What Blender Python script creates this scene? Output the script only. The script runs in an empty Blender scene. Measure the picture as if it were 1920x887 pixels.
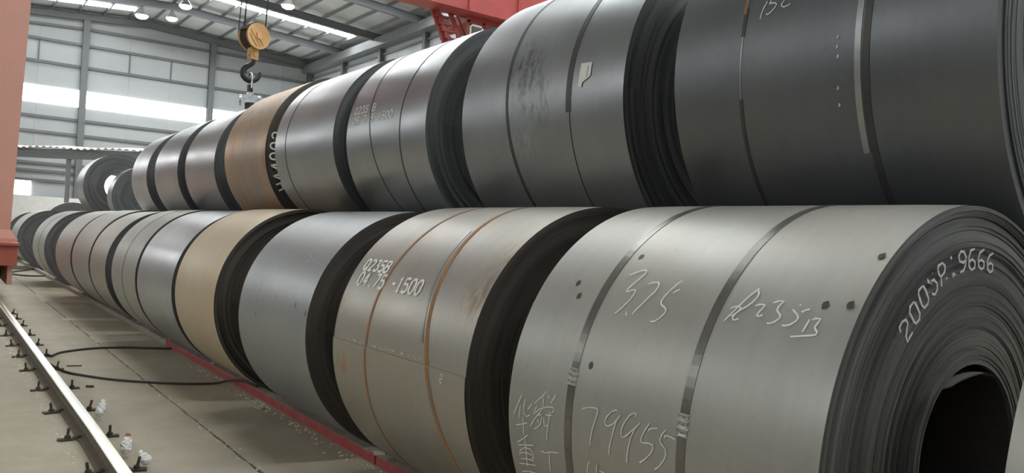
import bpy, math, random
from mathutils import Vector, Matrix
random.seed(7)
S = bpy.context.scene
COL = S.collection
PI = math.pi

# ---------------------------------------------------------------- camera, world, light, exposure
YAW, PITCH, ROLL, FPX = 0.6253, -0.0092, 0.0559, 1508.2
cam = bpy.data.cameras.new('camera')
cam.sensor_fit = 'HORIZONTAL'; cam.sensor_width = 36.0; cam.lens = 36.0 * FPX / 1920.0
cam.clip_start = 0.05; cam.clip_end = 300
co = bpy.data.objects.new('camera', cam); COL.objects.link(co)
sy, cy_, sp, cp, sr, cr = math.sin(YAW), math.cos(YAW), math.sin(PITCH), math.cos(PITCH), math.sin(ROLL), math.cos(ROLL)
Rr = Vector((cy_, -sy, 0)); Fw = Vector((sy*cp, cy_*cp, -sp)); Up = Vector((sy*sp, cy_*sp, cp))
ex = cr*Rr + sr*Up; ey = -sr*Rr + cr*Up
m = Matrix.Identity(4)
for i in range(3):
    m[i][0] = ex[i]; m[i][1] = ey[i]; m[i][2] = -Fw[i]
m[0][3], m[1][3], m[2][3] = 0, 0, 1.55
co.matrix_world = m
S.camera = co

w = bpy.data.worlds.new('world'); S.world = w; w.use_nodes = True
w.node_tree.nodes['Background'].inputs[0].default_value = (0.80, 0.88, 1.0, 1)
w.node_tree.nodes['Background'].inputs[1].default_value = 1.0
DAYLIGHT = 23.0          # strength of the translucent daylight sheets in roof and walls
WALLDAY = 7.0
LAMP = 30.0
S.view_settings.view_transform = 'Standard'; S.view_settings.look = 'None'
S.view_settings.gamma = 1.0; S.view_settings.use_curve_mapping = False
S.view_settings.exposure = 0.50
S.cycles.max_bounces = 8; S.cycles.diffuse_bounces = 4; S.cycles.glossy_bounces = 4
S.cycles.sample_clamp_indirect = 6.0

# ---------------------------------------------------------------- mesh helpers
class MB:
    def __init__(s): s.v = []; s.f = []; s.sm = []
    def add(s, vs, fs, smooth=False):
        o = len(s.v); s.v += [tuple(p) for p in vs]
        for f in fs: s.f.append(tuple(i+o for i in f)); s.sm.append(smooth)
    def box(s, x0, x1, y0, y1, z0, z1):
        s.add([(x0,y0,z0),(x1,y0,z0),(x1,y1,z0),(x0,y1,z0),(x0,y0,z1),(x1,y0,z1),(x1,y1,z1),(x0,y1,z1)],
              [(0,3,2,1),(4,5,6,7),(0,1,5,4),(1,2,6,5),(2,3,7,6),(3,0,4,7)]); return s
    def bar(s, p, q, wd, ht, up=(0,0,1)):
        p, q, up = Vector(p), Vector(q), Vector(up); d = (q-p).normalized()
        a = d.cross(up); a = a.normalized() if a.length > 1e-5 else Vector((1,0,0)); b = a.cross(d).normalized()
        a *= wd/2; b *= ht/2
        vs = [p-a-b, p+a-b, p+a+b, p-a+b, q-a-b, q+a-b, q+a+b, q-a+b]
        s.add(vs, [(0,1,2,3),(7,6,5,4),(0,4,5,1),(1,5,6,2),(2,6,7,3),(3,7,4,0)]); return s
    def tube(s, pts, r, n=8, caps=True):
        pts = [Vector(p) for p in pts]; k = len(pts); rr = r if isinstance(r, (list, tuple)) else [r]*k
        prev = None; rings = []
        for i, p in enumerate(pts):
            d = (pts[min(i+1, k-1)] - pts[max(i-1, 0)]).normalized()
            if prev is None:
                a = d.cross(Vector((0,0,1)));  a = a if a.length > 1e-3 else d.cross(Vector((1,0,0)))
            else: a = prev - d*prev.dot(d)
            a.normalize(); prev = a; b = d.cross(a)
            rings.append([p + (a*math.cos(t)+b*math.sin(t))*rr[i] for t in [2*PI*j/n for j in range(n)]])
        vs = [v for g in rings for v in g]; fs = []
        for i in range(k-1):
            for j in range(n):
                fs.append((i*n+j, i*n+(j+1) % n, (i+1)*n+(j+1) % n, (i+1)*n+j))
        s.add(vs, fs, True)
        if caps:
            s.add(rings[0], [tuple(range(n))[::-1]]); s.add(rings[-1], [tuple(range(n))])
        return s
    def cyl(s, p, q, r, n=20, r2=None):
        p, q = Vector(p), Vector(q); d = (q-p).normalized()
        a = d.cross(Vector((0,0,1))); a = a.normalized() if a.length > 1e-3 else Vector((1,0,0)); b = d.cross(a)
        r2 = r if r2 is None else r2
        A = [p+(a*math.cos(t)+b*math.sin(t))*r for t in [2*PI*j/n for j in range(n)]]
        B = [q+(a*math.cos(t)+b*math.sin(t))*r2 for t in [2*PI*j/n for j in range(n)]]
        s.add(A+B, [(j, (j+1) % n, n+(j+1) % n, n+j) for j in range(n)], True)
        s.add(A, [tuple(range(n))[::-1]]); s.add(B, [tuple(range(n))]); return s
    def build(s, name, mat, parent=None, loc=(0,0,0), off=(0,0,0)):
        me = bpy.data.meshes.new(name)
        me.from_pydata([(v[0]-off[0], v[1]-off[1], v[2]-off[2]) for v in s.v], [], s.f)
        me.polygons.foreach_set('use_smooth', s.sm); me.update()
        if mat: me.materials.append(mat)
        o = bpy.data.objects.new(name, me); COL.objects.link(o); o.location = loc
        if parent: o.parent = parent
        return o

def tag(o, label=None, cat=None, group=None, kind=None):
    if label: o['label'] = label
    if cat: o['category'] = cat
    if group: o['group'] = group
    if kind: o['kind'] = kind
    return o
def thing(name, loc, label, cat, group=None, rot=None):
    o = bpy.data.objects.new(name, None); COL.objects.link(o); o.location = loc
    if rot: o.rotation_euler = rot
    o.empty_display_size = 0.2
    return tag(o, label, cat, group)
def dup(o, loc=None, label=None, parent=None):
    c = o.copy(); COL.objects.link(c)
    if parent: c.parent = parent
    if loc: c.location = loc
    if label: c['label'] = label
    for ch in list(o.children): dup(ch, parent=c)
    return c

# ---------------------------------------------------------------- materials
class N:
    def __init__(s, name):
        s.m = bpy.data.materials.new(name); s.m.use_nodes = True; s.t = s.m.node_tree
        s.b = s.t.nodes['Principled BSDF']
    def n(s, typ, **kw):
        x = s.t.nodes.new(typ)
        for k, v in kw.items():
            if k in ('operation', 'blend_type', 'data_type', 'noise_dimensions', 'musgrave_type', 'feature', 'wave_type', 'bands_direction', 'clamp', 'use_clamp', 'distance'): setattr(x, k, v)
            elif isinstance(v, bpy.types.NodeSocket): s.t.links.new(v, x.inputs[k.replace('_', ' ')] if not k.startswith('i') or not k[1:].isdigit() else x.inputs[int(k[1:])])
            else:
                key = int(k[1:]) if k.startswith('i') and k[1:].isdigit() else k.replace('_', ' ')
                x.inputs[key].default_value = v
        return x
    def math(s, op, a, b=0.0, clamp=False):
        x = s.t.nodes.new('ShaderNodeMath'); x.operation = op; x.use_clamp = clamp
        for i, v in enumerate((a, b)):
            if isinstance(v, bpy.types.NodeSocket): s.t.links.new(v, x.inputs[i])
            else: x.inputs[i].default_value = v
        return x.outputs[0]
    def mix(s, f, a, b, blend='MIX'):
        x = s.t.nodes.new('ShaderNodeMix'); x.data_type = 'RGBA'; x.blend_type = blend
        for sock, v in ((x.inputs[0], f), (x.inputs[6], a), (x.inputs[7], b)):
            if isinstance(v, bpy.types.NodeSocket): s.t.links.new(v, sock)
            elif isinstance(v, (int, float)): sock.default_value = v
            else: sock.default_value = (*v, 1) if len(v) == 3 else v
        return x.outputs[2]
    def ramp(s, f, lo, hi, a=0.0, b=1.0):
        x = s.t.nodes.new('ShaderNodeMapRange'); s.t.links.new(f, x.inputs[0])
        for i, v in enumerate((lo, hi, a, b)): x.inputs[i+1].default_value = v
        return x.outputs[0]
    def coord(s, scale=(1,1,1), rnd=True):
        tc = s.t.nodes.new('ShaderNodeTexCoord'); mp = s.t.nodes.new('ShaderNodeMapping')
        mp.inputs['Scale'].default_value = scale; s.t.links.new(tc.outputs['Object'], mp.inputs[0])
        if rnd:
            oi = s.t.nodes.new('ShaderNodeObjectInfo'); k = s.math('MULTIPLY', oi.outputs['Random'], 37.0)
            cb = s.t.nodes.new('ShaderNodeCombineXYZ')
            for i in range(3): s.t.links.new(k, cb.inputs[i])
            s.t.links.new(cb.outputs[0], mp.inputs['Location'])
        return mp.outputs[0]
    def noise(s, vec, scale, detail=3.0, rough=0.55):
        x = s.t.nodes.new('ShaderNodeTexNoise'); s.t.links.new(vec, x.inputs['Vector'])
        x.inputs['Scale'].default_value = scale; x.inputs['Detail'].default_value = detail; x.inputs['Roughness'].default_value = rough
        return x.outputs['Fac']
    def bump(s, h, strength=0.3, dist=0.01):
        x = s.t.nodes.new('ShaderNodeBump'); s.t.links.new(h, x.inputs['Height'])
        x.inputs['Strength'].default_value = strength; x.inputs['Distance'].default_value = dist
        s.t.links.new(x.outputs[0], s.b.inputs['Normal'])
    def set(s, color=None, rough=None, metal=None):
        for k, v in (('Base Color', color), ('Roughness', rough), ('Metallic', metal)):
            if v is None: continue
            if isinstance(v, bpy.types.NodeSocket): s.t.links.new(v, s.b.inputs[k])
            else: s.b.inputs[k].default_value = (*v, 1) if k == 'Base Color' else v
        return s.m

def painted(name, col, var=0.15, rough=0.5, scale=3.0, dirt=None, metal=0.0):
    k = N(name); c = k.coord()
    f = k.noise(c, scale, 4); g = k.noise(c, scale*9, 3)
    d = dirt or tuple(x*0.6 for x in col)
    base = k.mix(k.ramp(f, 0.35, 0.7, 0, var*2.2), col, d)
    base = k.mix(k.ramp(g, 0.45, 0.75, 0, var), base, tuple(x*0.7 for x in col))
    k.bump(g, 0.08, 0.004)
    return k.set(base, rough, metal)
def emit(name, col, strength):
    k = N(name); k.set((0.8, 0.8, 0.8), 0.5)
    k.b.inputs['Emission Color'].default_value = (*col, 1); k.b.inputs['Emission Strength'].default_value = strength
    return k.m

def steel(name, col, tint, rough=0.36, metal=0.65, dust=0.0, rust=0.0, stain=None, edge_rust=0.0):
    """hot rolled strip: circumferential rolling streaks, blotches of scale, optional dust and rust bloom"""
    k = N(name)
    st = k.noise(k.coord((1.2, 26, 1.2)), 1.0, 4)
    bl = k.noise(k.coord(), 1.6, 5, 0.6)
    fn = k.noise(k.coord(), 26, 3)
    b2 = k.noise(k.coord((1, 2.2, 1)), 0.9, 3)
    c = k.mix(k.ramp(st, 0.35, 0.65), tuple(x*0.97 for x in col), tuple(x*1.03 for x in col))
    c = k.mix(k.ramp(bl, 0.42, 0.7, 0, 0.75), c, tint)
    c = k.mix(k.ramp(fn, 0.58, 0.75, 0, 0.18), c, tuple(x*0.6 for x in col))
    if rust > 0:
        c = k.mix(k.ramp(k.noise(k.coord((1, 3, 1)), 2.2, 6, 0.65), 0.62-rust*0.3, 0.80-rust*0.2, 0, 0.9), c, (0.34, 0.17, 0.07))
    if stain:
        tc = k.t.nodes.new('ShaderNodeTexCoord')
        for (p, r, amt, sc) in stain:
            d = k.n('ShaderNodeVectorMath', operation='DISTANCE', i0=tc.outputs['Object'], i1=p).outputs['Value']
            ms = k.ramp(d, r*0.25, r, 1, 0)
            nn = k.ramp(k.noise(k.coord((1, 2.2, 1)), 9, 5, 0.7), 0.44, 0.6, 0, 1)
            c = k.mix(k.math('MULTIPLY', k.math('MULTIPLY', ms, nn, True), amt), c, sc)
    r_ = k.ramp(b2, 0.3, 0.75, rough-0.03, rough+0.08)
    m_ = k.ramp(b2, 0.3, 0.7, metal, metal*(1-dust))
    return k.set(c, r_, m_)

def wrap_face(name, col, hi, rough=0.42):
    """coil end: hundreds of strip edges, as fine concentric lines"""
    k = N(name)
    tc = k.t.nodes.new('ShaderNodeTexCoord'); sp_ = k.t.nodes.new('ShaderNodeSeparateXYZ'); k.t.links.new(tc.outputs['Object'], sp_.inputs[0])
    x2 = k.math('POWER', k.math('ABSOLUTE', sp_.outputs[0]), 2.0); z2 = k.math('POWER', k.math('ABSOLUTE', sp_.outputs[2]), 2.0)
    r = k.math('SQRT', k.math('ADD', x2, z2))
    ang = k.math('ARCTAN2', sp_.outputs[2], sp_.outputs[0])
    cb = k.t.nodes.new('ShaderNodeCombineXYZ'); k.t.links.new(k.math('MULTIPLY', r, 170.0), cb.inputs[0]); k.t.links.new(k.math('MULTIPLY', ang, 0.7), cb.inputs[1])
    ln = k.noise(cb.outputs[0], 1.0, 5, 0.75)
    cb2 = k.t.nodes.new('ShaderNodeCombineXYZ'); k.t.links.new(k.math('MULTIPLY', r, 16.0), cb2.inputs[0]); k.t.links.new(k.math('MULTIPLY', ang, 0.5), cb2.inputs[1])
    bd = k.noise(cb2.outputs[0], 1.0, 3)
    c = k.mix(k.ramp(ln, 0.40, 0.66), tuple(x*0.55 for x in col), col)
    c = k.mix(k.ramp(bd, 0.45, 0.7, 0, 0.6), c, hi)
    k.bump(ln, 0.55, 0.004)
    return k.set(c, rough, 0.35)

M = {}
M['girder_grey'] = painted('girder grey paint', (0.16, 0.168, 0.172), rough=0.55)
M['wall_sheet'] = painted('pale wall sheet', (0.43, 0.45, 0.46), var=0.08, rough=0.45, scale=0.6)
M['side_wall'] = painted('grey side wall sheet', (0.10, 0.105, 0.11), var=0.1, rough=0.6, scale=0.6)
M['roof_sheet'] = painted('pale roof sheet', (0.50, 0.52, 0.52), var=0.10, rough=0.5, scale=0.7)
M['plinth'] = painted('white washed masonry', (0.86, 0.86, 0.84), var=0.08, rough=0.8)
M['day'] = emit('translucent daylight sheet', (0.93, 0.98, 1.0), DAYLIGHT)
M['day_far'] = emit('dimmed translucent daylight sheet', (0.93, 0.98, 1.0), 5.0)  # same sheet with a weaker glow, keeps the gable wall dim
M['wallday'] = emit('translucent wall light sheet', (0.95, 0.99, 1.0), WALLDAY)
M['lamp'] = emit('lamp glow', (1.0, 0.98, 0.94), LAMP)
M['alu'] = painted('spun aluminium', (0.6, 0.6, 0.6), rough=0.3, metal=0.8)
M['salmon'] = painted('faded salmon paint', (0.60, 0.30, 0.235), var=0.10, rough=0.6, scale=1.2, dirt=(0.42, 0.27, 0.22))
M['red'] = painted('red crane paint', (0.36, 0.055, 0.05), var=0.2, rough=0.5)
M['redbeam'] = painted('scuffed red skid paint', (0.36, 0.035, 0.04), var=0.25, rough=0.6, scale=6, dirt=(0.24, 0.16, 0.12))
M['greybeam'] = painted('dusty grey skid', (0.33, 0.285, 0.235), var=0.3, rough=0.8, scale=6)
M['orange'] = painted('orange hook block paint', (0.58, 0.34, 0.14), var=0.12, rough=0.5, scale=8)
M['black'] = painted('black iron', (0.03, 0.03, 0.032), rough=0.45, metal=0.4)
M['rubber'] = painted('black rubber', (0.035, 0.033, 0.03), rough=0.65)
M['silver'] = painted('bare aluminium clamp', (0.55, 0.57, 0.58), var=.5, rough=0.3, metal=0.8, scale=14)
M['rusty'] = painted('rusty clip iron', (0.06, 0.045, 0.035), var=0.3, rough=0.75, scale=20, dirt=(0.09, 0.065, 0.045))
M['chalk'] = painted('white chalk', (0.85, 0.85, 0.80), var=0.15, rough=0.9, scale=30)
M['paint_white'] = painted('white stencil paint', (0.90, 0.88, 0.82), var=0.1, rough=0.7, scale=40)
M['paper'] = painted('white paper', (0.86, 0.86, 0.80), var=0.05, rough=0.6)
M['print_grey'] = painted('grey print', (0.45, 0.45, 0.43), rough=0.7)
M['strap'] = painted('blued steel strapping', (0.17, 0.165, 0.15), var=0.25, rough=0.30, scale=5, metal=0.7, dirt=(0.30, 0.28, 0.25))
M['strap_light'] = painted('worn bright strapping', (0.36, 0.37, 0.36), var=0.25, rough=0.35, scale=5, metal=0.6)
M['strap_dark'] = painted('dull dark strapping', (0.07, 0.07, 0.068), var=0.25, rough=0.45, scale=5, metal=0.4)
M['strap_rust'] = painted('rusted strapping', (0.38, 0.17, 0.05), var=0.5, rough=0.8, scale=7, dirt=(0.22, 0.17, 0.12))
M['seal'] = painted('bright strap seal', (0.50, 0.50, 0.48), var=0.2, rough=0.38, scale=30, metal=0.7)
M['foil'] = painted('crumpled clear plastic', (0.88, 0.88, 0.85), var=0.2, rough=0.2, scale=20)
M['crumb'] = painted('concrete and paper crumbs', (0.68, 0.64, 0.56), var=0.3, rough=0.9, scale=30)
M['label_red'] = painted('red bottle label', (0.35, 0.12, 0.09), rough=0.5)
M['wood'] = painted('pale dusty board', (0.50, 0.46, 0.37), rough=0.8)

def rail_mat():
    k = N('rail steel'); g = k.t.nodes.new('ShaderNodeNewGeometry'); s_ = k.t.nodes.new('ShaderNodeSeparateXYZ'); k.t.links.new(g.outputs['Position'], s_.inputs[0])
    f = k.ramp(s_.outputs[2], 0.115, 0.124, 0, 1); nz = k.noise(k.coord((1, 6, 1)), 4, 4)
    c = k.mix(f, k.mix(nz, (0.10, 0.075, 0.05), (0.22, 0.18, 0.13)), (0.74, 0.71, 0.63))
    return k.set(c, k.ramp(f, 0, 1, 0.8, 0.28), f)
M['rail'] = rail_mat()

def concrete():
    k = N('dusty concrete floor'); c = k.coord(rnd=False)
    a = k.noise(c, 0.45, 5, 0.6); b = k.noise(c, 2.7, 5, 0.65); d = k.noise(c, 24, 4, 0.6); st = k.noise(k.coord((2.5, 0.4, 1), False), 0.9, 4)
    col = k.mix(k.ramp(a, 0.35, 0.65), (0.29, 0.25, 0.18), (0.42, 0.365, 0.265))
    col = k.mix(k.ramp(st, 0.5, 0.75, 0, 0.5), col, (0.24, 0.22, 0.18))
    col = k.mix(k.ramp(b, 0.55, 0.75, 0, 0.45), col, (0.46, 0.42, 0.33))
    col = k.mix(k.ramp(d, 0.6, 0.75, 0, 0.5), col, (0.20, 0.18, 0.15))
    k.bump(k.math('ADD', d, k.math('MULTIPLY', b, 2.0)), 0.25, 0.01)
    return k.set(col, k.ramp(b, 0.3, 0.7, 0.55, 0.8))
M['floor'] = concrete()
M['patch'] = painted('painted light patch', (0.52, 0.48, 0.38), var=0.15, rough=0.8, scale=2)  # paler floor colour standing for light that falls between the coils
# ---------------------------------------------------------------- the hall
XL, XR, YN, YF = -16.0, 23.6, -26.0, 60.6
RIDGE = 11.7
def rafz(x): return 15.1 - 0.07*abs(x-RIDGE)

# floor: one sub-base and slabs with open joints
f = MB().box(XL, XR, YN, YF, -0.30, -0.06).build('floor', M['floor']); tag(f, kind='structure')
xs = [XL, -8.2, -3.2, 1.79, 6.8, 11.8, 17.6, XR]; ys = [YN, -18, -10, -4, 2.0, 7.4, 12.6, 18.4, 24.4, 32, 42, 52, YF]
rj = random.Random(3)
for i in range(len(xs)-1):
    for j in range(len(ys)-1):
        x0, x1, y0, y1 = xs[i]+0.003, xs[i+1]-0.003, ys[j]+0.002, ys[j+1]-0.002
        n = max(2, int((y1-y0)/0.12)) if (abs(xs[i]-1.79) < .01 or abs(xs[i+1]-1.79) < .01) and 2 <= ys[j] < 24 else 1
        L = [(x0 + (rj.random()*0.012 if n > 1 and abs(xs[i]-1.79) < .01 else 0), y0+(y1-y0)*t/n) for t in range(n+1)]
        R_ = [(x1 - (rj.random()*0.012*(rj.random() > .5) if n > 1 and abs(xs[i+1]-1.79) < .01 else 0), y0+(y1-y0)*t/n) for t in range(n+1)]
        ring = [(x, y) for x, y in L] + [(x, y) for x, y in reversed(R_)]
        k = len(ring); mb = MB()
        mb.add([(x, y, 0) for x, y in ring], [tuple(range(k))[::-1]])
        mb.add([(x, y, 0) for x, y in ring]+[(x, y, -0.06) for x, y in ring], [(a, (a+1) % k, k+(a+1) % k, k+a) for a in range(k)])
        mb.build('slab', M['floor'], f)

for q in ([(1.78, 18.87), (2.65, 18.72), (2.62, 16.9), (1.72, 17.1)], [(1.78, 11.98), (2.46, 12.0), (2.50, 11.46), (1.78, 11.35)], [(1.72, 14.3), (2.48, 14.2), (2.50, 13.8), (1.72, 13.95)]):  # slits of light through the coil gaps, laid as thin pale pieces
    mb = MB(); mb.add([(x, y, .0012) for x, y in q]+[(x, y, -.01) for x, y in q], [(3,2,1,0), (0,1,5,4), (1,2,6,5), (2,3,7,6), (3,0,4,7)]); mb.build('light_patch', M['patch'], f)
# ceiling: sheeting, rafters, purlins, daylight sheets
c = MB()
for x0, x1 in ((XL, RIDGE), (RIDGE, XR)):
    z0, z1 = rafz(x0)+0.66, rafz(x1)+0.66
    c.add([(x0,YN,z0),(x1,YN,z1),(x1,YF,z1),(x0,YF,z0),(x0,YN,z0+.08),(x1,YN,z1+.08),(x1,YF,z1+.08),(x0,YF,z0+.08)],
          [(0,3,2,1),(4,5,6,7),(0,1,5,4),(1,2,6,5),(2,3,7,6),(3,0,4,7)])
ceil = tag(c.build('ceiling', M['roof_sheet']), kind='structure')
FR = [60.35, 54.1, 48.2, 42.3, 36.3, 30.3, 24.3, 18.3, 12.3, 6.3, 0.3, -5.7, -11.7, -17.7, -23.7]
for y in FR:
    mb = MB()
    for x0, x1 in ((XL, RIDGE), (RIDGE, XR-0.15)):
        for dz, hh, ww in ((0.02, 0.04, 0.26), (0.23, 0.40, 0.05), (0.44, 0.04, 0.26)):
            mb.bar((x0, y, rafz(x0)+dz), (x1, y, rafz(x1)+dz), ww, hh)
    mb.build('rafter', M['girder_grey'], ceil)
PX = [22.4-1.52*i for i in range(25)]
for x in PX:
    z = rafz(x)+0.56
    MB().box(x-.035, x+.035, YN, YF-.1, z-.10, z+.09).build('purlin', M['girder_grey'], ceil)
MB().box(22.75, XR-.05, YN, YF-.1, 13.86, 14.42).build('eave_gutter', M['girder_grey'], ceil)
for y0, vis in ((57.4, 1), (50.2, 1), (38.4, 0), (26.4, 0), (14.4, 0), (2.4, 0), (-9.6, 0)):
    if vis:
        for a, b in zip(PX[:-1], PX[1:]):
            if b < RIDGE < a: continue
            if y0 > 55 and a > RIDGE: continue
            if b < 2: continue
            MB().bar((b+.06, y0+.6, rafz(b)+.635), (a-.06, y0+.6, rafz(a)+.635), 1.15, .02).build('skylight_or_added_strip', M['day_far' if y0 > 55 else 'day'], ceil)
    else:  # unseen strips, added and cut short to shape the light on the coils
        MB().bar((3, y0+.6, rafz(3)+.635), (RIDGE-.2, y0+.6, rafz(RIDGE)+.635), 1.15, .02).build('skylight_or_added_strip', M['day'], ceil)
        MB().bar((RIDGE+.2, y0+.6, rafz(RIDGE)+.635), (22.3, y0+.6, rafz(22.3)+.635), 1.15, .02).build('skylight_or_added_strip', M['day'], ceil)

# far gable wall
gcols = [-8.3, -0.4, 7.75, 15.95, 23.35]
rows = [2.95, 3.98, 4.6, 5.1, 7.14, 8.14, 9.0, 10.15, 11.7, 13.17, 14.3]
wf = MB()
wf.add([(XL, YF+.02, 0), (XR, YF+.02, 0), (XR, YF+.02, rafz(XR)+.7), (RIDGE, YF+.02, rafz(RIDGE)+.7), (XL, YF+.02, rafz(XL)+.7),
        (XL, YF+.2, 0), (XR, YF+.2, 0), (XR, YF+.2, rafz(XR)+.7), (RIDGE, YF+.2, rafz(RIDGE)+.7), (XL, YF+.2, rafz(XL)+.7)],
       [(0,1,2,3,4), (9,8,7,6,5), (0,5,6,1), (1,6,7,2), (2,7,8,3), (3,8,9,4), (4,9,5,0)])
wfo = tag(wf.build('wall_far', M['wall_sheet']), kind='structure')
for x in gcols:
    t = rafz(x)+.05
    mb = MB().box(x-.20, x+.20, YF-.36, YF-.33, 0, t).box(x-.20, x+.20, YF-.05, YF-.02, 0, t).box(x-.03, x+.03, YF-.33, YF-.05, 0, t)
    mb.build('column', M['girder_grey'], wfo)
for z in (3.98, 4.6, 5.1, 7.14, 8.14, 11.7, 13.17):
    MB().box(XL, XR-.2, YF-.17, YF-.0, z-.085, z+.085).build('girt', M['girder_grey'], wfo)
MB().bar((XL, YF-.10, 13.0), (RIDGE-4, YF-.10, 14.27), .15, .16).build('girt', M['girder_grey'], wfo)
MB().box(RIDGE-4, XR-.2, YF-.17, YF-.02, 14.2, 14.38).build('girt', M['girder_grey'], wfo)
bands = [(2.95, 3.98), (3.98, 4.6), (4.6, 5.1), (5.1, 7.14), (7.14, 8.14), (8.14, 9.0), (10.15, 11.7), (11.7, 13.17), (13.17, 14.25)]
vx = [XL, -8.3, -0.4, 2.4, 5.1, 7.75, 10.5, 13.2, 15.95, 18.7, 21.2, XR]
for (z0, z1) in bands:
    for a, b in zip(vx[:-1], vx[1:]):
        if z0 < 4.6 and ((a < 4.6 < b) or (a < 10 < b)): 
            wins = ((4.08, 5.06, 2.98, 3.88),) if a < 4.6 < b else ((9.0, 10.5, 3.3, 4.75),)
            continue
        MB().box(a+.02, b-.02, YF-.005+.0, YF+.02, z0+.01, z1-.01).build('panel', M['wall_sheet'], wfo)
for x in (5.1, 10.5, 13.2, 18.7):
    MB().box(x-.035, x+.035, YF-.10, YF-.01, 11.75, 13.12).build('sag_post', M['girder_grey'], wfo)
wn = MB()
for a, b in ((XL+.3, -8.5), (-8.1, -.6), (-.2, 7.55), (7.95, 15.75), (16.15, 23.1)): wn.box(a, b, YF-.04, YF+.01, 9.03, 10.13)
tag(wn.build('window_1', M['wallday']), kind='structure')
wn = MB().box(4.06, 5.08, YF-.06, YF+.01, 2.96, 3.88); tag(wn.build('window_2', M['wallday']), kind='structure')
wn = MB().box(8.9, 10.9, YF-.30, YF-.24, 3.2, 5.0); tag(wn.build('window_3', M['wallday']), kind='structure')
tag(MB().box(XL, XR, YF-.62, YF-.4, 0, 2.93).build('trim_1', M['plinth']), kind='structure')

# long walls and the wall behind the camera
wr = tag(MB().box(XR, XR+.15, YN, YF+.2, 0, rafz(XR)+.7).build('wall_right', M['wall_sheet']), kind='structure')
for y in FR:
    MB().box(XR-.38, XR-.35, y-.15, y+.15, 0, rafz(XR)+.4).box(XR-.03, XR, y-.15, y+.15, 0, rafz(XR)+.4).box(XR-.35, XR-.03, y-.02, y+.02, 0, rafz(XR)+.4).build('column', M['girder_grey'], wr)
for z in (2.2, 4.2, 6.2, 8.2, 10.4, 12.4, 13.5):
    MB().box(XR-.16, XR, YN, YF, z-.06, z+.06).build('girt', M['girder_grey'], wr)
for a, b in zip(sorted(FR)[:-1], sorted(FR)[1:]):
    for j in range(3):
        MB().box(XR-.02, XR+.01, a+(b-a)*j/3+.01, a+(b-a)*(j+1)/3-.01, 12.45, 13.44).build('panel', M['wall_sheet'], wr)
MB().box(22.4, 22.9, YN, YF-1, 6.9, 7.55).box(22.9, XR-.3, 48.0, 48.4, 6.9, 7.2).box(22.9, XR-.3, 18.1, 18.5, 6.9, 7.2).build('runway_beam', M['girder_grey'], wr)
wl = tag(MB().box(XL-.15, XL, YN, YF+.2, 0, rafz(XL)+.7).build('wall_left', M['side_wall']), kind='structure')
for z in (2.2, 4.4, 6.6, 8.8, 10.4, 12.0):
    MB().box(XL, XL+.16, YN, YF, z-.06, z+.06).build('girt', M['girder_grey'], wl)
for y in FR:
    MB().box(XL, XL+.4, y-.15, y+.15, 0, rafz(XL)+.4).build('column', M['girder_grey'], wl)
tag(MB().box(XL+.01, XL+.05, YN+.5, YF-.5, 9.0, 10.2).build('window_4', M['wallday']), kind='structure')
wb = tag(MB().box(XL, XR, YN-.15, YN, 0, 16).build('wall_near', M['side_wall']), kind='structure')
tag(MB().box(XL+1, XR-1, YN+.01, YN+.05, 9.0, 10.2).build('window_5', M['wallday']), kind='structure')

# skewed low canopy by the far wall
P1, P2 = Vector((1.6, 59.65, 0)), Vector((17.2, 42.3, 0)); dd = (P2-P1).normalized()
nrm = Vector((-dd.y, dd.x, 0))
cn = thing('canopy', (4.01, 57, 0), 'low grey canopy with a pale corrugated roof edge in front of the far wall', 'canopy'); off = (4.01, 57, 0)
def seg(z0, z1, w_, s0=0.0, sh=0.0):
    mb = MB(); p = P1+nrm*sh; q = P2+nrm*sh
    mb.bar((p.x, p.y, (z0+z1)/2), (q.x, q.y, (z0+z1)/2), w_, z1-z0); return mb
seg(5.12, 5.50, .30).build('fascia_beam', M['girder_grey'], cn, off=off)
seg(5.50, 5.70, .10, sh=.1).build('valance', painted('mid grey valance', (0.32, .33, .33)), cn, off=off)
mb = MB(); n = 240
L = (P2-P1).length; a = []
for i in range(n+1):
    p = P1+dd*L*i/n; z = 5.80+0.05*math.sin(i*1.3)+.04*math.sin(i*.13)
    a.append((p.x-nrm.x*.35, p.y-nrm.y*.35, z-.08)); a.append((p.x+nrm.x*1.6, p.y+nrm.y*1.6, z+.16))
mb.add(a, [(2*i, 2*i+2, 2*i+3, 2*i+1) for i in range(n)], True)
mb.add([(v[0], v[1], v[2]+.02) for v in a], [(2*i, 2*i+1, 2*i+3, 2*i+2) for i in range(n)], True)
mb.build('roof_sheet', M['plinth'], cn, off=off)
for t in (0.31, 0.62, .93):
    p = P1+dd*L*t
    MB().box(p.x-.12, p.x+.12, p.y-.12, p.y+.12, 0, 5.12).build('post', M['girder_grey'], cn, off=off)

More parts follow.
